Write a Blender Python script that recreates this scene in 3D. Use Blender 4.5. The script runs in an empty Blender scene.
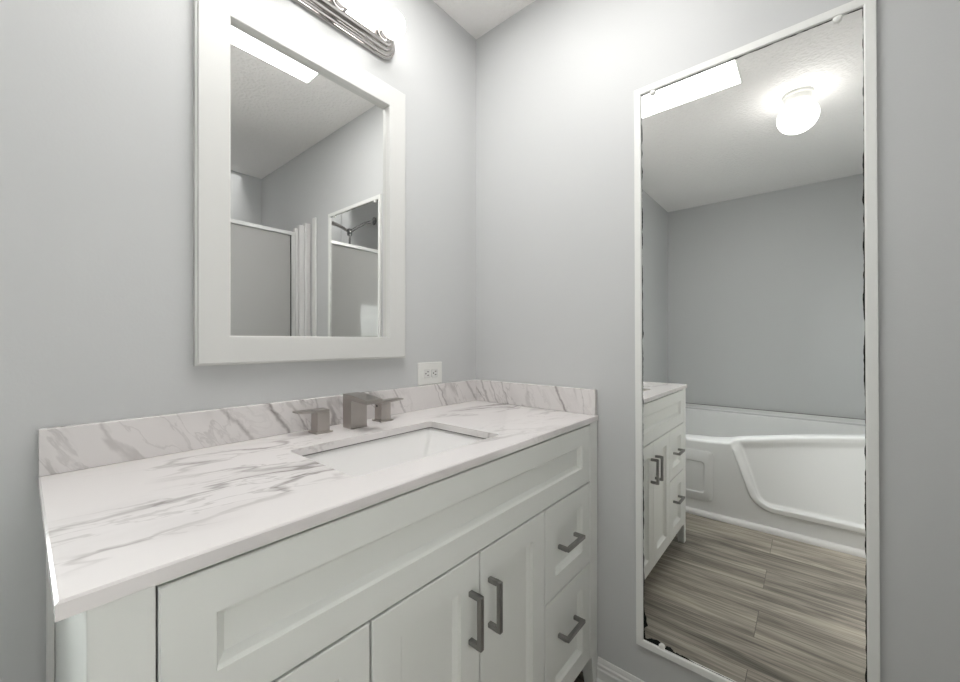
import bpy, bmesh, math, random
from mathutils import Vector, Matrix

random.seed(7)
C = bpy.context.scene.collection
SC = bpy.context.scene
R = math.radians

# ------------------------------------------------------------------ camera
cam_d = bpy.data.cameras.new('camera')
cam = bpy.data.objects.new('camera', cam_d)
C.objects.link(cam)
cam_d.sensor_width = 36.0
cam_d.lens = 389.9 / 960 * 36.0
cam_d.shift_y = 0.0003
cam_d.clip_start = 0.02
cam.location = (-1.2911, -1.1183, 1.174)
cam.rotation_euler = (R(90), 0, R(40.33 - 90))
SC.camera = cam

# ------------------------------------------------------------------ world, exposure
w = bpy.data.worlds.new('sky')
SC.world = w
w.use_nodes = True
wn = w.node_tree.nodes
wbg = wn['Background']
wsky = wn.new('ShaderNodeTexSky')
wsky.sky_type = 'HOSEK_WILKIE'
wsky.turbidity = 4.0
wsky.sun_direction = (0.3, -0.8, 0.55)
w.node_tree.links.new(wsky.outputs[0], wbg.inputs[0])
wbg.inputs[1].default_value = 3.0
vs = SC.view_settings
vs.view_transform = 'Standard'
vs.look = 'None'
vs.gamma = 1.0
vs.use_curve_mapping = False
vs.exposure = 0.38
SKYLIGHT_E = 6.8
GLOBE_E = 5.0
BULB_E = 2.8

hl = bpy.data.lights.new('fill_lamp', 'AREA')   # added fill lamp, unseen; its bounce off the carpet brightens the bathroom
hl.shape = 'RECTANGLE'; hl.size = 2.4; hl.size_y = 1.2
hl.energy = 43.0
hl.spread = R(75)
hl.color = (1.0, 0.99, 0.98)
hlo = bpy.data.objects.new('fill_lamp', hl); C.objects.link(hlo)
hlo.location = (-1.35, -2.75, 2.47)

wl = bpy.data.lights.new('window_daylight', 'AREA')   # daylight arriving at the bathroom window
wl.shape = 'RECTANGLE'; wl.size = 0.68; wl.size_y = 0.82
wl.energy = 13.0
wl.spread = R(110)
wl.color = (1.0, 1.0, 0.995)
wlo = bpy.data.objects.new('window_daylight', wl); C.objects.link(wlo)
wlo.location = (-1.742, 0.10, 1.23); wlo.rotation_euler = (R(-90), 0, 0)

# ------------------------------------------------------------------ dimensions
H = 2.4955            # ceiling
L = 3.01              # wall_far at x = -L
W = 1.63              # room depth; the shower alcove goes on to WS
WS = 2.30
SHX = -0.72           # partition beside the shower
SHY = -1.51           # shower front
CT = 0.92             # counter top
GLASS_YAW = 0.0045
XL = -1.2697          # counter left end

# ------------------------------------------------------------------ materials
def new_mat(name):
    m = bpy.data.materials.new(name)
    m.use_nodes = True
    return m, m.node_tree.nodes, m.node_tree.links, m.node_tree.nodes['Principled BSDF']

def lin(v):
    v /= 255.0
    return v / 12.92 if v <= 0.04045 else ((v + 0.055) / 1.055) ** 2.4

def srgb(r, g, b):
    return (lin(r), lin(g), lin(b), 1)

def simple(name, col, rough=0.5, metal=0.0, spec=0.5, bump=0.0, bscale=60.0, coat=0.0, vary=0.0):
    m, n, l, p = new_mat(name)
    p.inputs['Base Color'].default_value = col
    p.inputs['Roughness'].default_value = rough
    p.inputs['Metallic'].default_value = metal
    p.inputs['Specular IOR Level'].default_value = spec
    p.inputs['Coat Weight'].default_value = coat
    p.inputs['Coat Roughness'].default_value = 0.05
    tc = n.new('ShaderNodeTexCoord')
    nz = n.new('ShaderNodeTexNoise')
    nz.inputs['Scale'].default_value = bscale
    nz.inputs['Detail'].default_value = 3
    l.new(tc.outputs['Object'], nz.inputs['Vector'])
    if vary:
        mx = n.new('ShaderNodeMixRGB')
        mx.inputs[1].default_value = tuple(c * (1 - vary) for c in col[:3]) + (1,)
        mx.inputs[2].default_value = tuple(min(1, c * (1 + vary)) for c in col[:3]) + (1,)
        l.new(nz.outputs['Fac'], mx.inputs[0])
        l.new(mx.outputs[0], p.inputs['Base Color'])
    if bump:
        b = n.new('ShaderNodeBump')
        b.inputs['Strength'].default_value = bump
        b.inputs['Distance'].default_value = 0.002
        l.new(nz.outputs['Fac'], b.inputs['Height'])
        l.new(b.outputs[0], p.inputs['Normal'])
    return m

def emit_mat(name, col, strength):
    m, n, l, p = new_mat(name)
    p.inputs['Base Color'].default_value = (0.9, 0.9, 0.9, 1)
    p.inputs['Roughness'].default_value = 0.3
    p.inputs['Emission Color'].default_value = col
    p.inputs['Emission Strength'].default_value = strength
    return m

M = {}
M['wall'] = simple('grey_wall_paint', (0.605, 0.612, 0.612, 1), 0.42, spec=0.35, bump=0.10, bscale=160)
M['frame_white'] = simple('white_semigloss', (0.70, 0.70, 0.68, 1), 0.35)
M['frame_thin'] = simple('white_thin_frame_paint', (0.84, 0.845, 0.82, 1), 0.40)
M['trim_white'] = simple('white_trim_paint', (0.76, 0.76, 0.745, 1), 0.38)
M['cab'] = simple('white_cabinet_lacquer', (0.84, 0.855, 0.82, 1), 0.42, spec=0.4)
M['cab_dark'] = simple('cabinet_gap_shade', (0.10, 0.10, 0.095, 1), 0.7)  # shade between the white fronts, put into a dark colour
M['nickel'] = simple('brushed_nickel', (0.47, 0.44, 0.415, 1), 0.30, metal=1.0, vary=0.08, bscale=25)
M['pull'] = simple('dark_brushed_steel', (0.30, 0.295, 0.285, 1), 0.38, metal=1.0, vary=0.06, bscale=40)
M['chrome'] = simple('polished_chrome', (0.60, 0.58, 0.565, 1), 0.09, metal=1.0)
M['dark_chrome'] = simple('darker_chrome', (0.35, 0.35, 0.35, 1), 0.12, metal=1.0)  # darker chrome tone for the shower arm, diverter and hose
M['alu'] = simple('bright_aluminium', (0.85, 0.85, 0.84, 1), 0.28, metal=1.0)
M['porcelain'] = simple('white_porcelain', (0.90, 0.89, 0.88, 1), 0.10, coat=0.5)
M['acrylic'] = simple('white_tub_acrylic', (0.81, 0.815, 0.805, 1), 0.20, spec=0.5, coat=0.15)
M['fibreglass'] = simple('white_fibreglass', (0.70, 0.69, 0.68, 1), 0.30)
M['plastic'] = simple('white_plastic', (0.80, 0.80, 0.77, 1), 0.35)
M['black'] = simple('dark_slot', (0.01, 0.01, 0.01, 1), 0.8)
M['carpet'] = simple('pale_carpet', (0.80, 0.785, 0.76, 1), 0.9, spec=0.1, bump=0.3, bscale=300)
M['caulk'] = simple('grey_caulk_line', (0.22, 0.21, 0.20, 1), 0.7)
M['outdoor'] = simple('lawn', (0.10, 0.16, 0.06, 1), 0.9, vary=0.4, bscale=8)
M['globe'] = emit_mat('lit_globe_glass', (1.0, 0.985, 0.96, 1), GLOBE_E)
M['bulb'] = emit_mat('lit_bulb_glass', (1.0, 0.965, 0.93, 1), BULB_E)
M['skylight'] = emit_mat('lit_skylight_acrylic', (1.0, 0.99, 0.975, 1), SKYLIGHT_E)

def ceiling_mat():
    m, n, l, p = new_mat('stippled_ceiling')
    p.inputs['Base Color'].default_value = (0.94, 0.925, 0.91, 1)
    p.inputs['Roughness'].default_value = 0.85
    tc = n.new('ShaderNodeTexCoord')
    a = n.new('ShaderNodeTexNoise'); a.inputs['Scale'].default_value = 85; a.inputs['Detail'].default_value = 4
    v = n.new('ShaderNodeTexVoronoi'); v.inputs['Scale'].default_value = 60
    l.new(tc.outputs['Object'], a.inputs['Vector'])
    l.new(tc.outputs['Object'], v.inputs['Vector'])
    ad = n.new('ShaderNodeMath'); ad.operation = 'MULTIPLY'
    l.new(a.outputs['Fac'], ad.inputs[0]); l.new(v.outputs['Distance'], ad.inputs[1])
    b = n.new('ShaderNodeBump'); b.inputs['Strength'].default_value = 0.60; b.inputs['Distance'].default_value = 0.010
    l.new(ad.outputs[0], b.inputs['Height']); l.new(b.outputs[0], p.inputs['Normal'])
    return m
M['ceiling'] = ceiling_mat()

def floor_mat():
    m, n, l, p = new_mat('grey_oak_vinyl_plank')
    tc = n.new('ShaderNodeTexCoord')
    mp = n.new('ShaderNodeMapping'); mp.inputs['Rotation'].default_value = (0, 0, R(90))
    l.new(tc.outputs['Object'], mp.inputs['Vector'])
    br = n.new('ShaderNodeTexBrick')
    br.offset = 0.37; br.offset_frequency = 2
    br.inputs['Scale'].default_value = 1.0
    br.inputs['Brick Width'].default_value = 1.5
    br.inputs['Row Height'].default_value = 0.20
    br.inputs['Mortar Size'].default_value = 0.0012
    br.inputs['Mortar Smooth'].default_value = 0.4
    br.inputs['Bias'].default_value = 0.0
    br.inputs['Color1'].default_value = (0, 0, 0, 1)
    br.inputs['Color2'].default_value = (1, 1, 1, 1)
    br.inputs['Mortar'].default_value = (0.5, 0.5, 0.5, 1)
    l.new(mp.outputs[0], br.inputs['Vector'])
    # plank-wise offset of the grain
    sc = n.new('ShaderNodeVectorMath'); sc.operation = 'MULTIPLY'; sc.inputs[1].default_value = (1.0, 8.0, 1.0)
    l.new(mp.outputs[0], sc.inputs[0])
    of = n.new('ShaderNodeVectorMath'); of.operation = 'MULTIPLY_ADD'
    of.inputs[1].default_value = (7.3, 3.1, 5.0)
    l.new(br.outputs['Color'], of.inputs[0]); l.new(sc.outputs[0], of.inputs[2])
    g1 = n.new('ShaderNodeTexNoise'); g1.inputs['Scale'].default_value = 1.5; g1.inputs['Detail'].default_value = 7
    g1.inputs['Roughness'].default_value = 0.62; g1.inputs['Distortion'].default_value = 0.9
    l.new(of.outputs[0], g1.inputs['Vector'])
    sc2 = n.new('ShaderNodeVectorMath'); sc2.operation = 'MULTIPLY'; sc2.inputs[1].default_value = (1.0, 5.0, 1.0)
    l.new(of.outputs[0], sc2.inputs[0])
    g2 = n.new('ShaderNodeTexNoise'); g2.inputs['Scale'].default_value = 3.0; g2.inputs['Detail'].default_value = 6
    l.new(sc2.outputs[0], g2.inputs['Vector'])
    mixn = n.new('ShaderNodeMath'); mixn.operation = 'MULTIPLY_ADD'; mixn.inputs[1].default_value = 0.35
    l.new(g2.outputs['Fac'], mixn.inputs[0])
    g1s = n.new('ShaderNodeMath'); g1s.operation = 'MULTIPLY'; g1s.inputs[1].default_value = 0.65
    l.new(g1.outputs['Fac'], g1s.inputs[0]); l.new(g1s.outputs[0], mixn.inputs[2])
    tone = n.new('ShaderNodeMath'); tone.operation = 'MULTIPLY_ADD'; tone.inputs[1].default_value = 0.10
    l.new(br.outputs['Color'], tone.inputs[0]); l.new(mixn.outputs[0], tone.inputs[2])
    cr = n.new('ShaderNodeValToRGB')
    e = cr.color_ramp.elements
    e[0].position = 0.37; e[0].color = (0.040, 0.033, 0.026, 1)
    e[1].position = 0.70; e[1].color = (0.50, 0.45, 0.375, 1)
    k = e.new(0.48); k.color = (0.165, 0.148, 0.125, 1)
    k = e.new(0.58); k.color = (0.31, 0.28, 0.235, 1)
    l.new(tone.outputs[0], cr.inputs[0])
    mx = n.new('ShaderNodeMixRGB'); mx.inputs[2].default_value = (0.10, 0.088, 0.075, 1)
    l.new(br.outputs['Fac'], mx.inputs[0]); l.new(cr.outputs[0], mx.inputs[1])
    l.new(mx.outputs[0], p.inputs['Base Color'])
    p.inputs['Roughness'].default_value = 0.42
    b = n.new('ShaderNodeBump'); b.inputs['Strength'].default_value = 0.15; b.inputs['Distance'].default_value = 0.002
    l.new(mixn.outputs[0], b.inputs['Height']); l.new(b.outputs[0], p.inputs['Normal'])
    return m
M['floor'] = floor_mat()

def marble_mat(name, rot, scl, off, strong, left=0.0, veins=()):
    """white stone: long grey veins and softer smoky patches, all surface pattern."""
    m, n, l, p = new_mat(name)
    tc = n.new('ShaderNodeTexCoord')
    mp = n.new('ShaderNodeMapping')
    mp.inputs['Scale'].default_value = scl
    mp.inputs['Location'].default_value = off
    m0 = n.new('ShaderNodeMapping'); m0.inputs['Rotation'].default_value = rot
    l.new(tc.outputs['Object'], m0.inputs['Vector']); l.new(m0.outputs[0], mp.inputs['Vector'])
    wz = n.new('ShaderNodeTexNoise'); wz.inputs['Scale'].default_value = 3.2; wz.inputs['Detail'].default_value = 5
    l.new(mp.outputs[0], wz.inputs['Vector'])
    wsub = n.new('ShaderNodeVectorMath'); wsub.operation = 'SUBTRACT'; wsub.inputs[1].default_value = (0.5, 0.5, 0.5)
    l.new(wz.outputs['Color'], wsub.inputs[0])
    wad = n.new('ShaderNodeVectorMath'); wad.operation = 'MULTIPLY_ADD'; wad.inputs[1].default_value = (0.30, 0.30, 0.30)
    l.new(wsub.outputs[0], wad.inputs[0]); l.new(mp.outputs[0], wad.inputs[2])

    def ridge(scale, width, detail):
        t = n.new('ShaderNodeTexNoise'); t.inputs['Scale'].default_value = scale; t.inputs['Detail'].default_value = detail
        l.new(wad.outputs[0], t.inputs['Vector'])
        s = n.new('ShaderNodeMath'); s.operation = 'SUBTRACT'; s.inputs[1].default_value = 0.5
        l.new(t.outputs['Fac'], s.inputs[0])
        a = n.new('ShaderNodeMath'); a.operation = 'ABSOLUTE'; l.new(s.outputs[0], a.inputs[0])
        r = n.new('ShaderNodeMapRange'); r.interpolation_type = 'SMOOTHSTEP'
        r.inputs['From Min'].default_value = 0.0; r.inputs['From Max'].default_value = width
        r.inputs['To Min'].default_value = 1.0; r.inputs['To Max'].default_value = 0.0
        l.new(a.outputs[0], r.inputs['Value'])
        return r.outputs[0]
    v1 = ridge(2.3, 0.030, 4.0)
    v2 = ridge(5.5, 0.022, 5.0)
    mk = n.new('ShaderNodeTexNoise'); mk.inputs['Scale'].default_value = 1.9; mk.inputs['Detail'].default_value = 2
    l.new(mp.outputs[0], mk.inputs['Vector'])
    mr = n.new('ShaderNodeMapRange'); mr.inputs['From Min'].default_value = 0.44; mr.inputs['From Max'].default_value = 0.64
    l.new(mk.outputs['Fac'], mr.inputs['Value'])

    mask = mr.outputs[0]
    if left:          # the smoky end of this slab
        sx = n.new('ShaderNodeSeparateXYZ'); l.new(tc.outputs['Object'], sx.inputs[0])
        lr = n.new('ShaderNodeMapRange'); lr.inputs['From Min'].default_value = -0.80; lr.inputs['From Max'].default_value = -0.98
        lr.inputs['To Max'].default_value = left
        l.new(sx.outputs['X'], lr.inputs['Value'])
        am = n.new('ShaderNodeMath'); am.use_clamp = True
        l.new(mr.outputs[0], am.inputs[0]); l.new(lr.outputs[0], am.inputs[1])
        mask = am.outputs[0]

    def mul(a, b):
        q = n.new('ShaderNodeMath'); q.operation = 'MULTIPLY'
        for i, x in enumerate((a, b)):
            if isinstance(x, float): q.inputs[i].default_value = x
            else: l.new(x, q.inputs[i])
        return q.outputs[0]

    def add(a, b):
        q = n.new('ShaderNodeMath'); q.operation = 'ADD'; q.use_clamp = True
        l.new(a, q.inputs[0]); l.new(b, q.inputs[1])
        return q.outputs[0]
    cl = n.new('ShaderNodeTexNoise'); cl.inputs['Scale'].default_value = 3.0; cl.inputs['Detail'].default_value = 6
    l.new(wad.outputs[0], cl.inputs['Vector'])
    cm = n.new('ShaderNodeMapRange'); cm.inputs['From Min'].default_value = 0.52; cm.inputs['From Max'].default_value = 0.75
    l.new(cl.outputs['Fac'], cm.inputs['Value'])
    f = add(mul(mul(v1, mask), 0.85 * strong), mul(mul(v2, mask), 0.50 * strong))
    f = add(f, mul(mul(cm.outputs[0], mask), 0.42 * strong))
    if veins:         # the single strong veins that cross this slab
        sv = n.new('ShaderNodeSeparateXYZ'); l.new(tc.outputs['Object'], sv.inputs[0])
        wv = n.new('ShaderNodeTexNoise'); wv.inputs['Scale'].default_value = 30; wv.inputs['Detail'].default_value = 5
        l.new(tc.outputs['Object'], wv.inputs['Vector'])
        for axis, top, bot, wd, st in veins:
            slope = (bot - top) / 0.088
            m1 = n.new('ShaderNodeMath'); m1.operation = 'MULTIPLY_ADD'; m1.inputs[1].default_value = slope; m1.inputs[2].default_value = -top - slope * 1.008
            l.new(sv.outputs['Z'], m1.inputs[0])
            m2 = n.new('ShaderNodeMath'); l.new(sv.outputs[axis], m2.inputs[0]); l.new(m1.outputs[0], m2.inputs[1])
            m3 = n.new('ShaderNodeMath'); m3.operation = 'MULTIPLY_ADD'; m3.inputs[1].default_value = 0.030
            l.new(wv.outputs['Fac'], m3.inputs[0]); l.new(m2.outputs[0], m3.inputs[2])
            m4 = n.new('ShaderNodeMath'); m4.operation = 'SUBTRACT'; m4.inputs[1].default_value = 0.015; l.new(m3.outputs[0], m4.inputs[0])
            m5 = n.new('ShaderNodeMath'); m5.operation = 'ABSOLUTE'; l.new(m4.outputs[0], m5.inputs[0])
            m6 = n.new('ShaderNodeMapRange'); m6.interpolation_type = 'SMOOTHSTEP'
            m6.inputs['From Min'].default_value = 0.0; m6.inputs['From Max'].default_value = wd
            m6.inputs['To Min'].default_value = st; m6.inputs['To Max'].default_value = 0.0
            l.new(m5.outputs[0], m6.inputs['Value'])
            f = add(f, m6.outputs[0])
    cr = n.new('ShaderNodeMixRGB')
    cr.inputs[1].default_value = (0.78, 0.75, 0.74, 1)
    cr.inputs[2].default_value = (0.29, 0.262, 0.255, 1)
    l.new(f, cr.inputs[0]); l.new(cr.outputs[0], p.inputs['Base Color'])
    p.inputs['Roughness'].default_value = 0.16
    return m
M['marble_top'] = marble_mat('white_marble_top', (0, 0, R(12)), (0.85, 2.6, 1), (1.7, 0.55, 0.0), 0.85)
M['marble_back'] = marble_mat('white_marble_upstand', (0, R(35), 0), (2.8, 1.0, 1.0), (0.1, 0.3, 0.7), 0.95, 0.45,
    [('X', -.868, -.812, .011, .75), ('X', -.456, -.405, .006, .45), ('X', -.245, -.198, .007, .6), ('X', -.262, -.225, .004, .4), ('X', -.085, -.02, .012, .5), ('X', -.735, -.72, .005, .35), ('X', -.975, -.90, .010, .45)])
M['marble_side'] = marble_mat('white_marble_return', (R(30), 0, 0), (1.0, 2.8, 1.0), (0.0, 0.75, 0.2), 0.6, 0.0,
    [('Y', -.402, -.448, .009, .8), ('Y', -.045, -.085, .010, .55), ('Y', -.095, -.135, .006, .5), ('Y', -.155, -.185, .005, .5), ('Y', -.50, -.515, .004, .3)])

def mirror_mat(name, worn, half_w=0.0, half_h=0.0):
    m, n, l, p = new_mat(name)
    p.inputs['Base Color'].default_value = (0.93, 0.935, 0.925, 1)
    p.inputs['Metallic'].default_value = 1.0
    p.inputs['Roughness'].default_value = 0.0
    if worn:   # silvering eaten away in a ragged black line along the edges of the pane
        tc = n.new('ShaderNodeTexCoord')
        sp = n.new('ShaderNodeSeparateXYZ'); l.new(tc.outputs['Object'], sp.inputs[0])

        def edge(out, half):
            a = n.new('ShaderNodeMath'); a.operation = 'ABSOLUTE'; l.new(out, a.inputs[0])
            s = n.new('ShaderNodeMath'); s.operation = 'SUBTRACT'; s.inputs[0].default_value = half
            l.new(a.outputs[0], s.inputs[1]); return s.outputs[0]
        mn = n.new('ShaderNodeMath'); mn.operation = 'MINIMUM'
        l.new(edge(sp.outputs['Y'], half_w), mn.inputs[0]); l.new(edge(sp.outputs['Z'], half_h), mn.inputs[1])
        nz = n.new('ShaderNodeTexNoise'); nz.inputs['Scale'].default_value = 26; nz.inputs['Detail'].default_value = 4
        l.new(tc.outputs['Object'], nz.inputs['Vector'])
        mr = n.new('ShaderNodeMapRange')
        mr.inputs['From Min'].default_value = 0.38; mr.inputs['From Max'].default_value = 0.75
        mr.inputs['To Min'].default_value = 0.0016; mr.inputs['To Max'].default_value = 0.0050
        l.new(nz.outputs['Fac'], mr.inputs['Value'])
        # the lower corner beside the vanity is eaten away more
        ds = n.new('ShaderNodeVectorMath'); ds.operation = 'DISTANCE'; ds.inputs[1].default_value = (0, half_w - 0.03, -half_h)
        l.new(tc.outputs['Object'], ds.inputs[0])
        cr = n.new('ShaderNodeMapRange'); cr.inputs['From Min'].default_value = 0.0; cr.inputs['From Max'].default_value = 0.11
        cr.inputs['To Min'].default_value = 0.022; cr.inputs['To Max'].default_value = 0.0
        l.new(ds.outputs['Value'], cr.inputs['Value'])
        sm = n.new('ShaderNodeMath'); cn = n.new('ShaderNodeMapRange'); cn.inputs['From Min'].default_value = 0.26; cn.inputs['From Max'].default_value = 0.58
        l.new(nz.outputs['Fac'], cn.inputs['Value'])
        cm = n.new('ShaderNodeMath'); cm.operation = 'MULTIPLY'; l.new(cr.outputs[0], cm.inputs[0]); l.new(cn.outputs[0], cm.inputs[1])
        l.new(mr.outputs[0], sm.inputs[0]); l.new(cm.outputs[0], sm.inputs[1])
        lt = n.new('ShaderNodeMath'); lt.operation = 'LESS_THAN'
        l.new(mn.outputs[0], lt.inputs[0]); l.new(sm.outputs[0], lt.inputs[1])
        d = n.new('ShaderNodeBsdfDiffuse'); d.inputs['Color'].default_value = (0.02, 0.022, 0.02, 1)
        mx = n.new('ShaderNodeMixShader')
        l.new(lt.outputs[0], mx.inputs[0]); l.new(p.outputs[0], mx.inputs[1]); l.new(d.outputs[0], mx.inputs[2])
        l.new(mx.outputs[0], n['Material Output'].inputs['Surface'])
    return m
M['mirror'] = mirror_mat('mirror_silver', False)

def thin_glass(name, col, frost):
    m, n, l, p = new_mat(name)
    tr = n.new('ShaderNodeBsdfTransparent'); tr.inputs[0].default_value = col
    gl = n.new('ShaderNodeBsdfGlossy'); gl.inputs['Roughness'].default_value = 0.02
    fr = n.new('ShaderNodeFresnel'); fr.inputs[0].default_value = 1.36 if frost else 1.5
    base = tr.outputs[0]
    if frost:
        tl = n.new('ShaderNodeBsdfTranslucent'); tl.inputs[0].default_value = (0.70, 0.69, 0.68, 1)
        df = n.new('ShaderNodeBsdfDiffuse'); df.inputs[0].default_value = (0.74, 0.735, 0.72, 1)
        tc = n.new('ShaderNodeTexCoord')
        nz = n.new('ShaderNodeTexNoise'); nz.inputs['Scale'].default_value = 90
        l.new(tc.outputs['Object'], nz.inputs['Vector'])
        bp = n.new('ShaderNodeBump'); bp.inputs['Strength'].default_value = 0.10; bp.inputs['Distance'].default_value = 0.001
        l.new(nz.outputs['Fac'], bp.inputs['Height']); l.new(bp.outputs[0], gl.inputs['Normal'])
        m1 = n.new('ShaderNodeMixShader'); m1.inputs[0].default_value = 0.5
        l.new(tl.outputs[0], m1.inputs[1]); l.new(df.outputs[0], m1.inputs[2])
        m2 = n.new('ShaderNodeMixShader'); m2.inputs[0].default_value = 0.88
        l.new(tr.outputs[0], m2.inputs[1]); l.new(m1.outputs[0], m2.inputs[2])
        base = m2.outputs[0]
    mx = n.new('ShaderNodeMixShader')
    l.new(fr.outputs[0], mx.inputs[0]); l.new(base, mx.inputs[1]); l.new(gl.outputs[0], mx.inputs[2])
    l.new(mx.outputs[0], n['Material Output'].inputs['Surface'])
    return m
M['pane'] = thin_glass('clear_pane', (0.95, 0.97, 0.96, 1), False)
M['frosted'] = thin_glass('frosted_shower_glass', (0.8, 0.8, 0.8, 1), True)

# ------------------------------------------------------------------ mesh helpers
class MB:
    def __init__(s):
        s.bm = bmesh.new()

    def quad(s, *pts):
        return s.bm.faces.new([s.bm.verts.new(p) for p in pts])

    def box(s, a, b):
        x0, y0, z0 = (min(a[i], b[i]) for i in range(3))
        x1, y1, z1 = (max(a[i], b[i]) for i in range(3))
        v = [s.bm.verts.new(p) for p in ((x0,y0,z0),(x1,y0,z0),(x1,y1,z0),(x0,y1,z0),(x0,y0,z1),(x1,y0,z1),(x1,y1,z1),(x0,y1,z1))]
        for f in ((0,3,2,1),(4,5,6,7),(0,1,5,4),(1,2,6,5),(2,3,7,6),(3,0,4,7)):
            s.bm.faces.new([v[i] for i in f])
        return s

    def loops(s, rings, cap0=True, cap1=True, closed=True):
        vr = [[s.bm.verts.new(p) for p in r] for r in rings]
        k = len(vr[0])
        for a, b in zip(vr, vr[1:]):
            for i in range(k if closed else k - 1):
                j = (i + 1) % k
                s.bm.faces.new((a[i], a[j], b[j], b[i]))
        if cap0: s.bm.faces.new(vr[0][::-1])
        if cap1: s.bm.faces.new(vr[-1])
        return s

    def tube(s, path, r, seg=10, cap=True):
        path = [Vector(p) for p in path]
        rings = []
        up = None
        for i, p in enumerate(path):
            t = (path[min(i + 1, len(path) - 1)] - path[max(i - 1, 0)]).normalized()
            if up is None:
                up = t.orthogonal().normalized()
            up = (up - t * up.dot(t)).normalized()
            q = t.cross(up)
            rr = r[i] if isinstance(r, (list, tuple)) else r
            rings.append([p + (up * math.cos(2*math.pi*k/seg) + q * math.sin(2*math.pi*k/seg)) * rr for k in range(seg)])
        return s.loops(rings, cap, cap)

    def lathe(s, origin, axis, prof, seg=28):
        """prof: list of (distance along axis, radius)"""
        o = Vector(origin); ax = Vector(axis).normalized()
        u = ax.orthogonal().normalized(); v = ax.cross(u)
        rings = [[o + ax*d + (u*math.cos(2*math.pi*k/seg) + v*math.sin(2*math.pi*k/seg))*max(rr, 1e-4) for k in range(seg)] for d, rr in prof]
        return s.loops(rings, True, True)

    def prism(s, pts, axis, a, b):
        """extrude a 2D outline: axis 'x' -> pts (y,z); 'y' -> (x,z); 'z' -> (x,y)"""
        def P(q, t):
            return {'x': (t, q[0], q[1]), 'y': (q[0], t, q[1]), 'z': (q[0], q[1], t)}[axis]
        return s.loops([[P(q, a) for q in pts], [P(q, b) for q in pts]])

    def build(s, name, mat, parent=None, bevel=0.0, smooth=None, loc=None):
        bmesh.ops.remove_doubles(s.bm, verts=s.bm.verts, dist=1e-6)
        bmesh.ops.recalc_face_normals(s.bm, faces=s.bm.faces)
        me = bpy.data.meshes.new(name)
        if loc is not None:
            bmesh.ops.translate(s.bm, verts=s.bm.verts, vec=-Vector(loc))
        s.bm.to_mesh(me); s.bm.free()
        o = bpy.data.objects.new(name, me)
        C.objects.link(o)
        if loc is not None: o.location = loc
        if isinstance(mat, (list, tuple)):
            for q in mat: me.materials.append(q)
        else:
            me.materials.append(mat)
        if parent is not None: o.parent = parent
        if bevel:
            md = o.modifiers.new('bevel', 'BEVEL')
            md.width = bevel; md.segments = 2; md.limit_method = 'ANGLE'; md.angle_limit = R(35)
            md.harden_normals = False
        if smooth is not None:
            for f in me.polygons: f.use_smooth = True
            me.set_sharp_from_angle(angle=R(smooth))
        return o

def tag(o, label=None, cat=None, group=None, kind=None):
    for k, v in (('label', label), ('category', cat), ('group', group), ('kind', kind)):
        if v: o[k] = v
    return o

def struct(o):
    o['kind'] = 'structure'
    return o

def empty(name, label, cat, group=None):
    o = bpy.data.objects.new(name, None)
    C.objects.link(o)
    o.empty_display_size = 0.1
    return tag(o, label, cat, group)

def copy_tree(o, parent=None):
    c = o.copy(); C.objects.link(c); c.parent = parent
    for ch in list(o.children): copy_tree(ch, c)
    return c

def rrect(a0, a1, b0, b1, r, seg=5):
    """rounded rectangle outline in two coordinates"""
    out = []
    for ca, cb, t0 in ((a1 - r, b1 - r, 0), (a0 + r, b1 - r, 90), (a0 + r, b0 + r, 180), (a1 - r, b0 + r, 270)):
        for k in range(seg + 1):
            t = R(t0 + 90 * k / seg)
            out.append((ca + r * math.cos(t), cb + r * math.sin(t)))
    return out

def smooth01(t):
    t = max(0.0, min(1.0, t))
    return t * t * (3 - 2 * t)

def interp(x, pts):
    """piecewise-linear with x descending or ascending"""
    pts = sorted(pts)
    if x <= pts[0][0]: return pts[0][1]
    for (a, b), (c, d) in zip(pts, pts[1:]):
        if x <= c: return b + (d - b) * (x - a) / (c - a)
    return pts[-1][1]

# ------------------------------------------------------------------ room shell
T = 0.12
struct(MB().box((-L - T, -W - T, -0.10), (T, T, 0)).build('floor', M['floor']))
struct(MB().box((-L - T, -W - T, H), (T, T, H + 0.10)).build('ceiling', M['ceiling']))
WX0, WX1, WZ0, WZ1 = -2.10, -1.385, 0.80, 1.66         # window opening in the vanity wall
b = MB()
b.box((WX1, 0, 0), (T, T, H)).box((-L - T, 0, 0), (WX0, T, H)).box((WX0, 0, 0), (WX1, T, WZ0)).box((WX0, 0, WZ1), (WX1, T, H))
struct(b.build('wall_left', M['wall']))
struct(MB().box((0, -WS - T, 0), (T, 0, H)).build('wall_right', M['wall']))
struct(MB().box((-L - T, -W - T, 0), (-L, 0, H)).build('wall_far', M['wall']))
DX0, DX1, DZ = -1.62, -0.80, 2.04                       # unseen doorway behind the camera, opened so the fill light comes in
b = MB().box((-L, -W - T, 0), (DX0, -W, H)).box((DX1, -W - T, 0), (SHX, -W, H)).box((DX0, -W - T, DZ), (DX1, -W, H))
struct(b.build('wall_front', M['wall']))
b = MB()
for y0, y1 in ((-W, -W + .015), (-W - T - .015, -W - T)):
    b.box((DX0 - .06, y0, 0), (DX0, y1, DZ + .06)).box((DX1, y0, 0), (DX1 + .06, y1, DZ + .06)).box((DX0, y0, DZ), (DX1, y1, DZ + .06))
b.box((DX0 - .001, -W - T, 0), (DX0 + .012, -W, DZ)).box((DX1 - .012, -W - T, 0), (DX1 + .001, -W, DZ)).box((DX0, -W - T, DZ - .012), (DX1, -W, DZ + .001))
struct(b.build('door_1', M['trim_white'], bevel=0.002))
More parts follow.
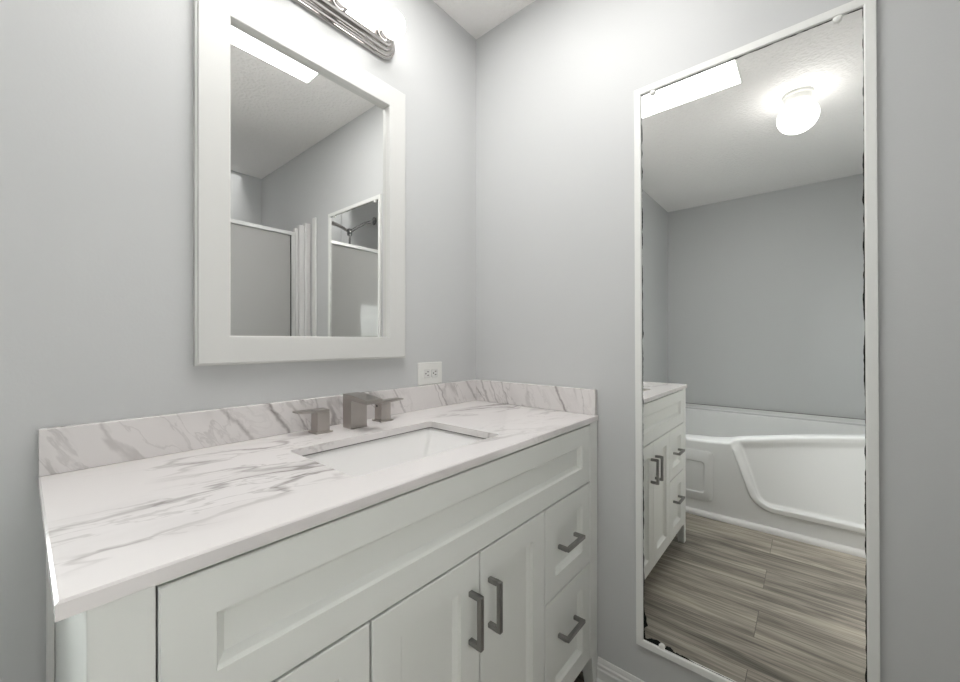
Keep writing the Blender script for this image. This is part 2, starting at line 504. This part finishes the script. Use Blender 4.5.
# unseen adjoining room, added so its pale surfaces bounce fill light in
RY = -4.6
struct(MB().box((-4.2, RY, -0.10), (1.5, -W - T, 0)).build('floor_adjoining', M['carpet']))
struct(MB().box((-4.2, RY, H), (1.5, -W - T, H + 0.1)).build('ceiling_adjoining', M['ceiling']))
b = MB().box((-4.3, RY, 0), (-4.2, -W - T, H)).box((1.5, RY, 0), (1.6, -W - T, H)).box((-4.2, RY - .1, 0), (1.5, RY, H))
b.box((-4.2, -W - T, 0), (-L - T, -W, H)).box((T, -WS - T, 0), (1.5, -WS, H))
struct(b.build('wall_adjoining', M['trim_white']))
struct(MB().box((SHX - T, -WS - T, 0), (SHX, -W - T, H)).build('wall_partition', M['wall']))
struct(MB().box((SHX, -WS - T, 0), (0, -WS, H)).build('wall_shower', M['wall']))

# window (to the left of the photograph; its light and its reflection reach the picture)
win = struct(MB().box((WX0 - 0.06, -0.014, WZ0 - 0.06), (WX1 + 0.045, 0, WZ0)).box((WX0 - 0.06, -0.014, WZ1), (WX1 + 0.045, 0, WZ1 + 0.06))
             .box((WX0 - 0.06, -0.014, WZ0), (WX0, 0, WZ1)).box((WX1, -0.014, WZ0), (WX1 + 0.045, 0, WZ1)).build('window_1', M['trim_white'], bevel=0.002))
fb = MB()
for (x0, x1, z0, z1) in ((WX0, WX1, WZ0, WZ0 + .035), (WX0, WX1, WZ1 - .035, WZ1), (WX0, WX0 + .035, WZ0, WZ1), (WX1 - .035, WX1, WZ0, WZ1), (WX0, WX1, (WZ0 + WZ1) / 2 - .018, (WZ0 + WZ1) / 2 + .018)):
    fb.box((x0, 0.03, z0), (x1, 0.07, z1))
fb.build('window_sash', M['plastic'], win)
MB().box((WX0 + .02, 0.049, WZ0 + .02), (WX1 - .02, 0.052, WZ1 - .02)).build('window_pane', M['pane'], win)
struct(MB().box((-9, T + .01, -0.6), (5, 14, -0.5)).build('ground_outside', M['outdoor']))

# baseboards
def base_profile(y0, y1, x):
    """stepped baseboard against wall_right, seen from -x"""
    pts = [(0, 0), (-0.020, 0), (-0.020, 0.014), (-0.013, 0.022), (-0.013, 0.052), (-0.010, 0.057), (-0.010, 0.066), (-0.0065, 0.071), (-0.0065, 0.078), (-0.003, 0.086), (0, 0.086)]
    return pts
bp = base_profile(0, 0, 0)
struct(MB().loops([[(q[0], -0.5585, q[1]) for q in bp], [(q[0], SHY + 0.09, q[1]) for q in bp]]).build('baseboard_right', M['trim_white'], smooth=25))
struct(MB().loops([[(-L + 1.28, -W - q[0], q[1]) for q in bp], [(SHX, -W - q[0], q[1]) for q in bp]]).build('baseboard_front', M['trim_white'], smooth=25))
# narrow batten beside the shower opening
struct(MB().box((-0.012, -1.440, 0.087), (0, -1.400, 2.00)).build('trim_1', M['trim_white'], bevel=0.003))

# ------------------------------------------------------------------ bathtub
def tub():
    XA = -1.70
    def xtop(y): return interp(y, [(-1.63, 1.91), (-1.50, 1.91), (-1.37, 1.90), (-1.05, 1.84), (-0.78, 1.76), (-0.70, 1.72), (-0.66, 1.70), (0, 1.70)])
    def ztop(y): return interp(y, [(-1.63, 0.625), (-1.37, 0.618), (-1.05, 0.580), (-0.78, 0.538), (-0.70, 0.517), (-0.60, 0.508), (0, 0.508)])
    def xin(y): return interp(y, [(-1.63, 1.98), (-1.45, 1.98), (-1.37, 1.97), (-1.05, 1.91), (-0.82, 1.868), (-0.70, 1.86), (-0.46, 1.81), (0, 1.80)])
    def depth(y, z):
        # distance inside the scooped panel: slanting left edge and level bottom edge, rounded corner
        p0 = (-0.715, 0.505); p1 = (-0.842, 0.13)
        dx, dz = p1[0] - p0[0], p1[1] - p0[1]
        ln = math.hypot(dx, dz)
        a = -((y - p0[0]) * (-dz) + (z - p0[1]) * dx) / ln      # >0 towards -y
        bb = z - 0.118
        r = 0.10
        if a < r and bb < r: d = r - math.hypot(r - a, r - bb)
        else: d = min(a, bb)
        # short easing at both ends of the slanted border
        return d
    def prof(d):
        if d <= 0: return 0.0
        return interp(d, [(0, 0), (.006, -.009), (.012, -.012), (.034, -.012), (.041, -.006), (.047, .010), (.056, .016), (9, .016)])
    ys = [-0.003 - (W - 0.006) * i / 360 for i in range(361)]
    NZ = 130
    rows = []
    for y in ys:
        zt = ztop(y); row = []
        for k in range(NZ + 1):
            z = 0.002 + (zt - 0.022 - 0.002) * k / NZ
            t = depth(y, z)
            x = 1.70 + prof(t) * (1 - smooth01((z - zt + .07) / .05))
            lean = max(0.0, xtop(y) - 1.70)
            x += lean * smooth01(t / .05) * max(0.0, (z - 0.17) / (zt - 0.17))
            row.append((x, z))
        xe, ze = row[-1]
        # rolled front edge, deck, inner edge
        for q in (25, 50, 70, 90):
            row.append((xe + 0.022 * (1 - math.cos(R(q))), ze + 0.022 * math.sin(R(q))))
        xi = max(xin(y), row[-1][0] + 0.03)
        row.append((xi - 0.018, zt + 0.004)); row.append((xi - 0.006, zt + 0.003)); row.append((xi, zt - 0.006))
        e = smooth01((-y - 0.05) / 0.16) * smooth01((W - 0.05 + y) / 0.16)
        fl = 0.14
        row.append((xi + 0.03 * e + 0.002, zt - 0.05 * e - 0.006))
        row.append((xi + 0.10 * e + 0.004, zt - (zt - fl - .06) * e - 0.006))
        row.append((xi + 0.16 * e + 0.006, zt - (zt - fl) * e - 0.006))
        xb = 2.90
        row.append((xb - 0.12, zt - (zt - fl) * e - 0.006))
        row.append((xb - 0.06, zt - (zt - fl - .06) * e - 0.006))
        row.append((xb - 0.012, 0.48 * e + (zt - .006) * (1 - e)))
        row.append((xb, 0.515)); row.append((xb + 0.012, 0.522)); row.append((2.985, 0.524))
        row.append((2.992, 0.53)); row.append((2.994, 0.558)); row.append((3.007, 0.558))
        rows.append([(-x, y, z) for x, z in row])
    b = MB()
    b.loops(rows, cap0=False, cap1=False, closed=False)
    root = b.build('bathtub', M['acrylic'], smooth=24)
    tag(root, 'white garden bathtub with scooped front along the grey far wall', 'bathtub')
    MB().box((-2.999, -W + .004, 0.5585), (-3.008, -0.004, 0.563)).build('caulk_line', M['caulk'], root)
    # access panel: two stepped rounded rectangles with screws
    pb = MB()
    def ring(y0, y1, z0, z1, r, x): return [(x, q[0], q[1]) for q in rrect(y0, y1, z0, z1, r)]
    pb.loops([ring(-.622, -.270, .098, .438, .028, -1.700), ring(-.622, -.270, .098, .438, .028, -1.705), ring(-.617, -.275, .103, .433, .025, -1.708),
              ring(-.572, -.320, .150, .362, .022, -1.708), ring(-.566, -.326, .156, .356, .020, -1.702)][::-1], True, True)
    # (x is mirrored below: the panel stands proud of the apron towards the room)
    for v in pb.bm.verts: v.co.x = -1.70 + (-1.70 - v.co.x)
    pan = pb.build('access_panel', M['acrylic'], root, smooth=30)
    for (y, z) in ((-.603, .418), (-.603, .118), (-.289, .418), (-.289, .118)):
        MB().lathe((-1.6922, y, z), (1, 0, 0), [(-0.001, .006), (0.0015, .0055), (0.0025, .003)], 12).build('screw', M['alu'], pan, smooth=40)
    return root
tub()
# quarter round along the foot of the tub
qr = [(0, 0)] + [(0.026 * math.cos(R(a)), 0.034 * math.sin(R(a))) for a in range(0, 91, 15)]
struct(MB().loops([[(-1.699 + q[0], -0.002, q[1]) for q in qr], [(-1.699 + q[0], -W + 0.002, q[1]) for q in qr]]).build('trim_2', M['trim_white'], smooth=40))

# ------------------------------------------------------------------ shower
def shower():
    root = empty('shower_stall', 'shower stall with frosted glass doors and white surround in the alcove', 'shower')
    # pan and surround panels
    MB().box((SHX + .004, -WS + .004, 0.001), (-0.004, SHY - .02, 0.10)).build('shower_pan', M['fibreglass'], root, bevel=0.01)
    b = MB()
    b.box((SHX + .002, -WS + .002, 0.10), (-.002, -WS + .012, 1.90))
    b.box((-.012, -WS + .012, 0.10), (-.002, SHY - .02, 1.90))
    b.box((SHX + .002, -WS + .012, 0.10), (SHX + .012, SHY - .08, 1.90))
    b.build('surround', M['fibreglass'], root, bevel=0.003)
    # front jamb flanges, stepped
    jb = MB()
    jb.box((-.040, SHY - .02, 0.001), (-.002, SHY + .035, 1.972)).box((-.072, SHY - .02, 0.001), (-.040, SHY + .018, 1.955)).box((-.098, SHY - .02, 0.001), (-.072, SHY + .006, 1.93))
    jb.build('jamb', M['fibreglass'], root, bevel=0.006)
    jl = MB().box((SHX + .002, SHY - .02, 0.001), (SHX + .05, SHY + .015, 1.94))
    jl.build('jamb', M['fibreglass'], root, bevel=0.006)
    fr = MB()
    fr.box((SHX + .05, SHY - .016, 1.874), (-.098, SHY + .014, 1.898)).box((SHX + .05, SHY - .016, 0.10), (-.098, SHY + .014, 0.14))
    fr.box((-.122, SHY - .012, 0.14), (-.099, SHY + .012, 1.874)).box((SHX + .05, SHY - .012, 0.14), (SHX + .075, SHY + .012, 1.874))
    fr.build('door_frame', M['alu'], root, bevel=0.002)
    MB().box((SHX + .07, SHY - .003, 0.135), (-.118, SHY + .003, 1.878)).build('glass_door', M['frosted'], root)
    gk = MB().box((-.1255, SHY - .010, 0.14), (-.1222, SHY + .0085, 1.874))
    gk.build('door_gasket', M['black'], root)
shower()

def shower_head():
    root = empty('hand_shower', 'chrome shower arm with hand shower and hose above the frosted door', 'shower head')
    A = Vector((SHX + .002, -1.77, 2.215)); J = Vector((-.555, -1.89, 2.105)); E_ = Vector((-.415, -2.01, 2.185))
    MB().lathe(A - Vector((.001, 0, 0)), (1, 0, 0), [(0, .034), (.006, .034), (.012, .026), (.016, .014)], 20).build('wall_flange', M['dark_chrome'], root, smooth=35)
    mid = A.lerp(J, .45) + Vector((0, 0, .035))
    path = []
    for i in range(11):
        t = i / 10
        path.append(A * (1 - t) ** 2 + mid * 2 * t * (1 - t) + J * t ** 2)
    MB().tube(path, .0115, 12).build('shower_arm', M['dark_chrome'], root, smooth=40)
    MB().lathe(J + Vector((0, 0, .030)), (0, 0, -1), [(0, .016), (.01, .021), (.05, .021), (.06, .014)], 18).build('diverter', M['dark_chrome'], root, smooth=40)
    m2 = J.lerp(E_, .5) + Vector((0, 0, .03))
    path = []
    for i in range(9):
        t = i / 8
        path.append(J * (1 - t) ** 2 + m2 * 2 * t * (1 - t) + E_ * t ** 2)
    MB().tube(path, [.012, .012, .013, .014, .015, .016, .018, .020, .022], 12).build('handle', M['chrome'], root, smooth=40)
    MB().lathe(E_ + Vector((-.01, .0, .012)), (.45, -.30, -.55), [(0, .014), (.012, .030), (.034, .040), (.040, .036)], 20).build('spray_head', M['chrome'], root, smooth=40)
    path = [J + Vector((.004 * math.sin(i * .5), .006 * math.cos(i * .4), -.03 - .05 * i)) for i in range(16)]
    MB().tube(path, .0085, 10).build('hose', M['dark_chrome'], root, smooth=40)
shower_head()

# ------------------------------------------------------------------ vanity cabinet
YF = -0.5565            # face plane of doors and stiles
CX0, CX1 = -1.248, -0.003
CTB = CT - 0.019       # underside of the counter

def panel_front(name, x0, x1, z0, z1, rail, bev, rec, parent, th=0.0245):
    def rg(i, y): return [(x0 + i, y, z0 + i), (x1 - i, y, z0 + i), (x1 - i, y, z1 - i), (x0 + i, y, z1 - i)]
    c = 0.0018
    return MB().loops([rg(0, YF + th), rg(0, YF + c), rg(c, YF), rg(rail, YF), rg(rail + bev * .25, YF + rec * .45), rg(rail + bev, YF + rec)]).build(name, M['cab'], parent)

def bar_pull(c, length, vertical, parent):
    """square bar pull with two posts, standing off the face"""
    s = 0.0055; h = length / 2; yo = YF - 0.030
    b = MB()
    def bx(u0, u1, y0, y1):
        if vertical: b.box((c[0] - s, y0, c[1] + u0), (c[0] + s, y1, c[1] + u1))
        else: b.box((c[0] + u0, y0, c[1] - s), (c[0] + u1, y1, c[1] + s))
    bx(-h, h, yo - s, yo + s)
    bx(-h, -h + 2 * s, yo + s, YF + .0005); bx(h - 2 * s, h, yo + s, YF + .0005)
    return b.build('handle', M['pull'], parent, bevel=0.0015)

def vanity():
    root = empty('vanity_cabinet', 'white shaker vanity cabinet with grey bar pulls under the marble counter', 'cabinet')
    XS0, XS1 = -1.1925, -0.0605      # inner edges of the stiles
    b = MB()
    b.box((CX0, -.524, .112), (CX0 + .016, -.003, CTB))          # left end
    b.box((CX1 - .016, -.524, .112), (CX1, -.003, CTB))
    b.box((CX0 + .016, -.524, .112), (CX1 - .016, -.003, .124))   # bottom
    b.box((CX0 + .016, -.012, .124), (CX1 - .016, -.003, CTB))    # back
    b.build('carcass', M['cab'], root, bevel=0.0015)
    f = MB().box((CX0, YF, .112), (XS0, -.524, CTB)).box((XS1, YF, .112), (CX1, -.524, CTB)).box((XS0, YF + .002, .897), (XS1, -.524, CTB))
    f.build('face_frame', M['cab'], root, bevel=0.0015)
    d = MB().box((XS0 - .001, -.5245, .112), (XS1 + .001, -.520, .897))
    d.build('gap_shade_sheet', M['cab_dark'], root)  # dark sheet behind doors and drawers, painting the shade in their gaps
    for x0, x1, dx in ((CX0, CX0 + .045, .010), (CX1 - .045, CX1, -.010)):
        for y0, y1, dy in ((YF, YF + .045, -1), (-.050, -.005, 0)):
            t0 = [(x0, y0, .1115), (x1, y0, .1115), (x1, y1, .1115), (x0, y1, .1115)]
            q = 0.012
            if dx > 0: t1 = [(x0, y0, 0.001), (x1 - q, y0, 0.001), (x1 - q, y1 - q, 0.001), (x0, y1 - q, 0.001)]
            else: t1 = [(x0 + q, y0, 0.001), (x1, y0, 0.001), (x1, y1 - q, 0.001), (x0 + q, y1 - q, 0.001)]
            MB().loops([t0, t1]).build('leg', M['cab'], root, bevel=0.001)
    g = 0.0022
    xs = [XS0 + g, -0.911, -0.629, -0.351, XS1 - g]
    zt, zm, zb = 0.7055, 0.438, 0.115
    panel_front('false_front', xs[0], xs[4], zt + g, 0.8945, .0565, .012, .014, root)
    for i, nm in ((1, -0.6625), (2, -0.5965)):
        dd = panel_front('door', xs[i] + g, xs[i + 1] - g, zb, zt - g, .060, .012, .014, root)
        bar_pull((nm, .578), .114, True, dd)
    for x0, x1, cx in ((xs[0], xs[1] - g, -1.028), (xs[3] + g, xs[4], -.225)):
        for z0, z1, zh in ((zm + g, zt - g, .575), (zb, zm - g, .316)):
            dr = panel_front('drawer', x0, x1, z0, z1, .056, .012, .014, root)
            bar_pull((cx, zh), .108, False, dr)
    MB().box((CX0 - .012, -.004, .001), (CX0 - .0005, -.0005 - .014, CTB - .001)).build('scribe_moulding', M['trim_white'], root, bevel=0.002)
vanity()

# ------------------------------------------------------------------ counter
SX0, SX1, SY0, SY1 = -0.888, -0.447, -0.474, -0.194     # sink cut-out
def counter():
    root = empty('vanity_countertop', 'white marble countertop with grey veins and low upstands on the vanity', 'countertop')
    x0, x1, y0, y1 = XL, -0.0015, -0.559, -0.0015
    def outer(z): return [(x0, y0, z), (x1, y0, z), (x1, y1, z), (x0, y1, z)]
    b = MB()
    c = .0025
    ring_o = lambda i, z: [(x0 + i, y0 + i, z), (x1 - i, y0 + i, z), (x1 - i, y1 - i, z), (x0 + i, y1 - i, z)]
    hole = rrect(SX0, SX1, SY0, SY1, 0.012, 4)           # starts at +x,+y corner going ccw
    n4 = len(hole) // 4
    def fan(zz, o):
        ov = [b.bm.verts.new(p) for p in o]               # order: (-,-),(+,-),(+,+),(-,+)
        hv = [b.bm.verts.new((p[0], p[1], zz)) for p in hole]
        corners = [ov[2], ov[3], ov[0], ov[1]]            # matching hole quadrants
        for q in range(4):
            seg = hv[q * n4:(q + 1) * n4]
            for i in range(n4 - 1): b.bm.faces.new((corners[q], seg[i], seg[i + 1]))
            b.bm.faces.new((corners[q], seg[-1], hv[((q + 1) * n4) % len(hv)], corners[(q + 1) % 4]))
        return ov, hv
    ot, ht = fan(CT, ring_o(c, CT))
    ob, hb = fan(CTB, ring_o(0, CTB))
    om = [b.bm.verts.new(p) for p in ring_o(0, CT - c)]
    for i in range(4):
        j = (i + 1) % 4
        b.bm.faces.new((ot[i], ot[j], om[j], om[i])); b.bm.faces.new((om[i], om[j], ob[j], ob[i]))
    k = len(ht)
    for i in range(k):
        j = (i + 1) % k
        b.bm.faces.new((ht[i], ht[j], hb[j], hb[i]))
    b.build('slab', M['marble_top'], root)
    t = .019; zs = CT + .0882
    MB().box((x0, -t, CT + .0002), (x1 - t, -.0015, zs)).build('upstand', M['marble_back'], root, bevel=0.0015)
    MB().box((-t, -.5545, CT + .0002), (x1, -.0015, zs)).build('upstand', M['marble_side'], root, bevel=0.0015)
counter()

def sink():
    b = MB()
    def rg(i, z, r): return [(q[0], q[1], z) for q in rrect(SX0 - .004 + i, SX1 + .004 - i, SY0 - .004 + i, SY1 + .004 - i, r, 6)]
    zt = CTB - 0.0006
    cx, cy = (SX0 + SX1) / 2, (SY0 + SY1) / 2
    def rg2(ix, iy0, iy1, z, r): return [(q[0], q[1], z) for q in rrect(SX0 + ix, SX1 - ix, SY0 + iy0, SY1 - iy1, r, 6)]
    rings = [rg(-.020, zt, .03), rg(0, zt, .016), rg2(-.002, -.002, -.002, zt - .006, .016), rg2(.018, .006, .006, zt - .05, .014), rg2(.040, .016, .016, zt - .100, .014),
             rg2(.058, .030, .030, zt - .122, .022), rg2(.090, .058, .058, zt - .130, .035), rg2(.19, .115, .115, zt - .134, .02)]
    b.loops(rings, False, True)
    o = b.build('undermount_sink', M['porcelain'], smooth=32)
    sd = o.modifiers.new('solid', 'SOLIDIFY'); sd.thickness = .006; sd.offset = -1
    tag(o, 'white rectangular undermount sink set into the marble counter', 'sink')
    cb = MB(); q = [rg2(.0006, .0006, .0006, CTB + .0006, .012), rg2(.0006, .0006, .0006, CTB - .0022, .012), rg2(-.002, -.002, -.002, CTB - .0022, .013), rg2(-.002, -.002, -.002, CTB + .0006, .013)]
    cb.loops(q + [q[0]], False, False).build('caulk_line', M['caulk'], o)
    MB().lathe((cx, cy, zt - .1338), (0, 0, 1), [(0, .030), (.002, .030), (.0035, .026), (.002, .020), (.004, .012)], 24).build('drain', M['nickel'], o, smooth=40)
sink()

# ------------------------------------------------------------------ faucet
def faucet():
    root = empty('widespread_faucet', 'brushed nickel square widespread faucet behind the sink', 'faucet')
    z0 = CT + .0003
    # spout: square column and flat overhanging arm, one outline extruded along x
    out = [(-.063, z0), (-.108, z0), (-.108, z0 + .080), (-.116, z0 + .082), (-.186, z0 + .0775), (-.186, z0 + .0890), (-.116, z0 + .0975), (-.063, z0 + .0990)]
    MB().prism(out, 'x', -.675, -.622).build('spout', M['nickel'], root, bevel=0.0012)
    for cx, s in ((-.748, -1), (-.540, 1)):
        h = MB().box((cx - .018, -.0895, z0 + .004), (cx + .018, -.0535, z0 + .057)).build('handle', M['nickel'], root, bevel=0.001)
        MB().box((cx - .024, -.0955, z0), (cx + .024, -.0475, z0 + .0045)).build('base_plate', M['nickel'], h, bevel=0.001)
        a0, a1 = (cx + .018 * 1, cx - .070) if s < 0 else (cx - .022, cx + .070)
        lo, hi = min(a0, a1), max(a0, a1)
        pts = [(lo, z0 + .0575), (hi, z0 + .0575), (hi, z0 + .0645), (lo, z0 + .0645)]
        if s < 0: pts = [(lo, z0 + .0610), (cx - .018, z0 + .0575), (hi, z0 + .0575), (hi, z0 + .0645), (lo, z0 + .0655)]
        else: pts = [(lo, z0 + .0575), (cx + .018, z0 + .0575), (hi, z0 + .0610), (hi, z0 + .0655), (lo, z0 + .0645)]
        MB().prism(pts, 'y', -.0895, -.0535).build('lever', M['nickel'], h, bevel=0.001)
        if s > 0: MB().lathe((cx - .0178, -.066, z0 + .048), (-1, 0, 0), [(0, .0035), (.0006, .0035)], 12).build('set_screw', M['black'], h)
faucet()

# ------------------------------------------------------------------ mirror over the vanity
def wall_mirror():
    root = empty('wall_mirror', 'mirror in a broad white frame over the marble counter', 'mirror')
    x0, x1, z0, z1 = -1.0264, -.4053, CT + .1957, CT + 1.1308
    g = .069
    def rg(i, y): return [(x0 + i, y, z0 + i), (x1 - i, y, z0 + i), (x1 - i, y, z1 - i), (x0 + i, y, z1 - i)]
    rings = [rg(0, -.0005), rg(0, -.018), rg(.004, -.0185), rg(.004, -.0215), rg(.006, -.0235), rg(g, -.0235), rg(g + .0025, -.0225), rg(g + .0035, -.0075), rg(g + .0035, -.0005)]
    b = MB(); b.loops(rings + [rings[0]], False, False)
    b.build('frame', M['frame_white'], root)
    gl = MB().box((x0 + g + .001, -.0052, z0 + g + .001), (x1 - g - .001, -.0032, z1 - g - .001)).build('mirror_glass', M['mirror'], root, loc=((x0 + x1) / 2, -.0042, (z0 + z1) / 2))
    gl.rotation_euler = (0, 0, GLASS_YAW)        # the pane sits a hair out of square in its rebate
wall_mirror()

# ------------------------------------------------------------------ tall mirror
def tall_mirror():
    root = empty('tall_mirror', 'tall full-length mirror in a thin white frame with worn black edges', 'mirror')
    y0, y1, z0, z1 = -1.2377, -.6871, CT - .7166, CT + 1.0625
    cy, cz = (y0 + y1) / 2, (z0 + z1) / 2
    root.location = (0, cy + .0041 * (cz - CT), cz)
    hw, hh = (y1 - y0) / 2, (z1 - z0) / 2
    h = .021
    def rg(i, x): return [(x, -hw + i, -hh + i), (x, hw - i, -hh + i), (x, hw - i, hh - i), (x, -hw + i, hh - i)]
    rings = [rg(0, -.0005), rg(0, -.0112), rg(.0008, -.012), rg(h - .0025, -.012), rg(h, -.0105), rg(h, -.0005)]
    b = MB(); b.loops(rings + [rings[0]], False, False)
    b.build('frame', M['frame_thin'], root)
    gm = mirror_mat('worn_mirror_silver', True, hw - h + .001, hh - h + .001)
    MB().box((-.0045, -hw + h - .003, -hh + h - .003), (-.0012, hw - h + .003, hh - h + .003)).build('mirror_glass', gm, root)
    for (y, z) in ((hw - h - .035, hh - h), (-hw + h + .045, hh - h), (hw - h - .055, -hh + h)):
        s = 1 if z > 0 else -1
        b = MB().lathe((-.0046, y, z - s * .004), (-1, 0, 0), [(0, .009), (.004, .009), (.006, .006), (.0065, .003)], 16)
        b.build('clip', M['plastic'], root, smooth=40)
    root.rotation_euler = (-.0041, 0, 0)
tall_mirror()

# ------------------------------------------------------------------ vanity light bar
def vanity_light():
    root = empty('vanity_light', 'chrome vanity light bar with round lit bulbs over the framed mirror', 'wall light')
    x0, x1, zc = -1.052, -.444, 2.192
    # stepped plate: outline with round ends, offset inwards as it steps out
    def ol(i, y):
        r = .056 - i
        pts = []
        for k in range(13):
            t = R(-90 + 180 * k / 12); pts.append((x1 - .056 + r * math.cos(t), y, zc + r * math.sin(t)))
        for k in range(13):
            t = R(90 + 180 * k / 12); pts.append((x0 + .056 + r * math.cos(t), y, zc + r * math.sin(t)))
        return pts
    rings = [ol(0, -.001), ol(0, -.010), ol(.003, -.013), ol(.008, -.013), ol(.010, -.019), ol(.013, -.022), ol(.019, -.022), ol(.021, -.029), ol(.024, -.032), ol(.029, -.032), ol(.031, -.042), ol(.033, -.044)]
    MB().loops(rings, True, True).build('back_plate', M['chrome'], root, smooth=20)
    sock = None
    for i in range(4):
        x = -.516 - .158 * i
        if sock is None:
            sock = MB().lathe((x, -.0435, zc), (0, -1, 0), [(0, .028), (.005, .028), (.007, .023), (.015, .022), (.017, .0255), (.022, .0255), (.0225, .016)], 28).build('socket', M['chrome'], root, smooth=30, loc=(x, -.0435, zc))
            prof = [(0, .0125), (.010, .0130)] + [(.049 - .0395 * math.cos(R(a)), .0395 * math.sin(R(a))) for a in range(28, 180, 8)] + [(.0885, .0005)]
            bu = MB().lathe((0, 0, 0), (0, -1, 0), prof, 28).build('bulb', M['bulb'], sock, smooth=60)
            bu.location = (0, -.0010, 0)
        else:
            c = copy_tree(sock, root); c.location = (x, -.0435, zc)
vanity_light()

# ------------------------------------------------------------------ ceiling globe and skylight
def ceiling_globe():
    root = empty('ceiling_light', 'white glowing globe ceiling light with round base, reflected in the tall mirror', 'ceiling light')
    x, y = -1.408, -1.064
    MB().lathe((x, y, H - .0005), (0, 0, -1), [(0, .066), (.012, .066), (.018, .060), (.044, .056), (.050, .050)], 32).build('base', M['plastic'], root, smooth=35)
    prof = [(.043, .047)] + [(.122 - .082 * math.cos(R(a)), .090 * math.sin(R(a))) for a in range(34, 176, 8)] + [(.204, .001)]
    MB().lathe((x, y, H), (0, 0, -1), prof, 32).build('globe', M['globe'], root, smooth=60)
ceiling_globe()

def skylight():
    root = empty('skylight', 'glowing white rectangular skylight panel in the ceiling', 'skylight')
    x0, x1, y0, y1 = -1.09, -.338, -.845, -.235
    def rg(i, z): return [(x0 + i, y0 + i, z), (x1 - i, y0 + i, z), (x1 - i, y1 - i, z), (x0 + i, y1 - i, z)]
    MB().loops([rg(.004, H - .0006), rg(.0, H - .004), rg(.006, H - .009)], True, True).build('diffuser', M['skylight'], root)
    f = MB(); r_ = [rg(-.010, H - .0005), rg(-.010, H - .003), rg(.001, H - .0035), rg(.001, H - .0005)]
    f.loops(r_ + [r_[0]], False, False).build('frame', M['plastic'], root)
skylight()

# ------------------------------------------------------------------ outlet
def outlet():
    root = empty('wall_outlet', 'white duplex wall outlet plate beside the framed mirror, above the upstand', 'outlet')
    cx, cz = -.2725, 1.0515
    w2, h2 = .0615, .0425
    def rg(i, y): return [(q[0], y, q[1]) for q in rrect(cx - w2 + i, cx + w2 - i, cz - h2 + i, cz + h2 - i, .004, 3)]
    MB().loops([rg(0, -.0005), rg(0, -.003), rg(.003, -.0060)]).build('cover_plate', M['plastic'], root)
    for s in (-1, 1):
        fx = cx + s * .0195
        f = MB().loops([[(q[0], y, q[1]) for q in rrect(fx - .0165 + i, fx + .0165 - i, cz - .0165 + i, cz + .0165 - i, .006, 4)] for i, y in ((0, -.0058), (0, -.0078), (.001, -.0085))]).build('receptacle', M['frame_white'], root)
        sl = MB()
        for dz in (-.0065, .0065): sl.box((fx - .001, -.0084, cz + dz - .0014), (fx + .0075, -.0088, cz + dz + .0014))
        sl.box((fx - .010, -.0084, cz - .0025), (fx - .0055, -.0088, cz + .0025))
        sl.build('slot', M['black'], f)
    MB().lathe((cx, -.0058, cz), (0, -1, 0), [(0, .003), (.001, .0028), (.0014, .0015)], 12).build('screw', M['alu'], root)
outlet()
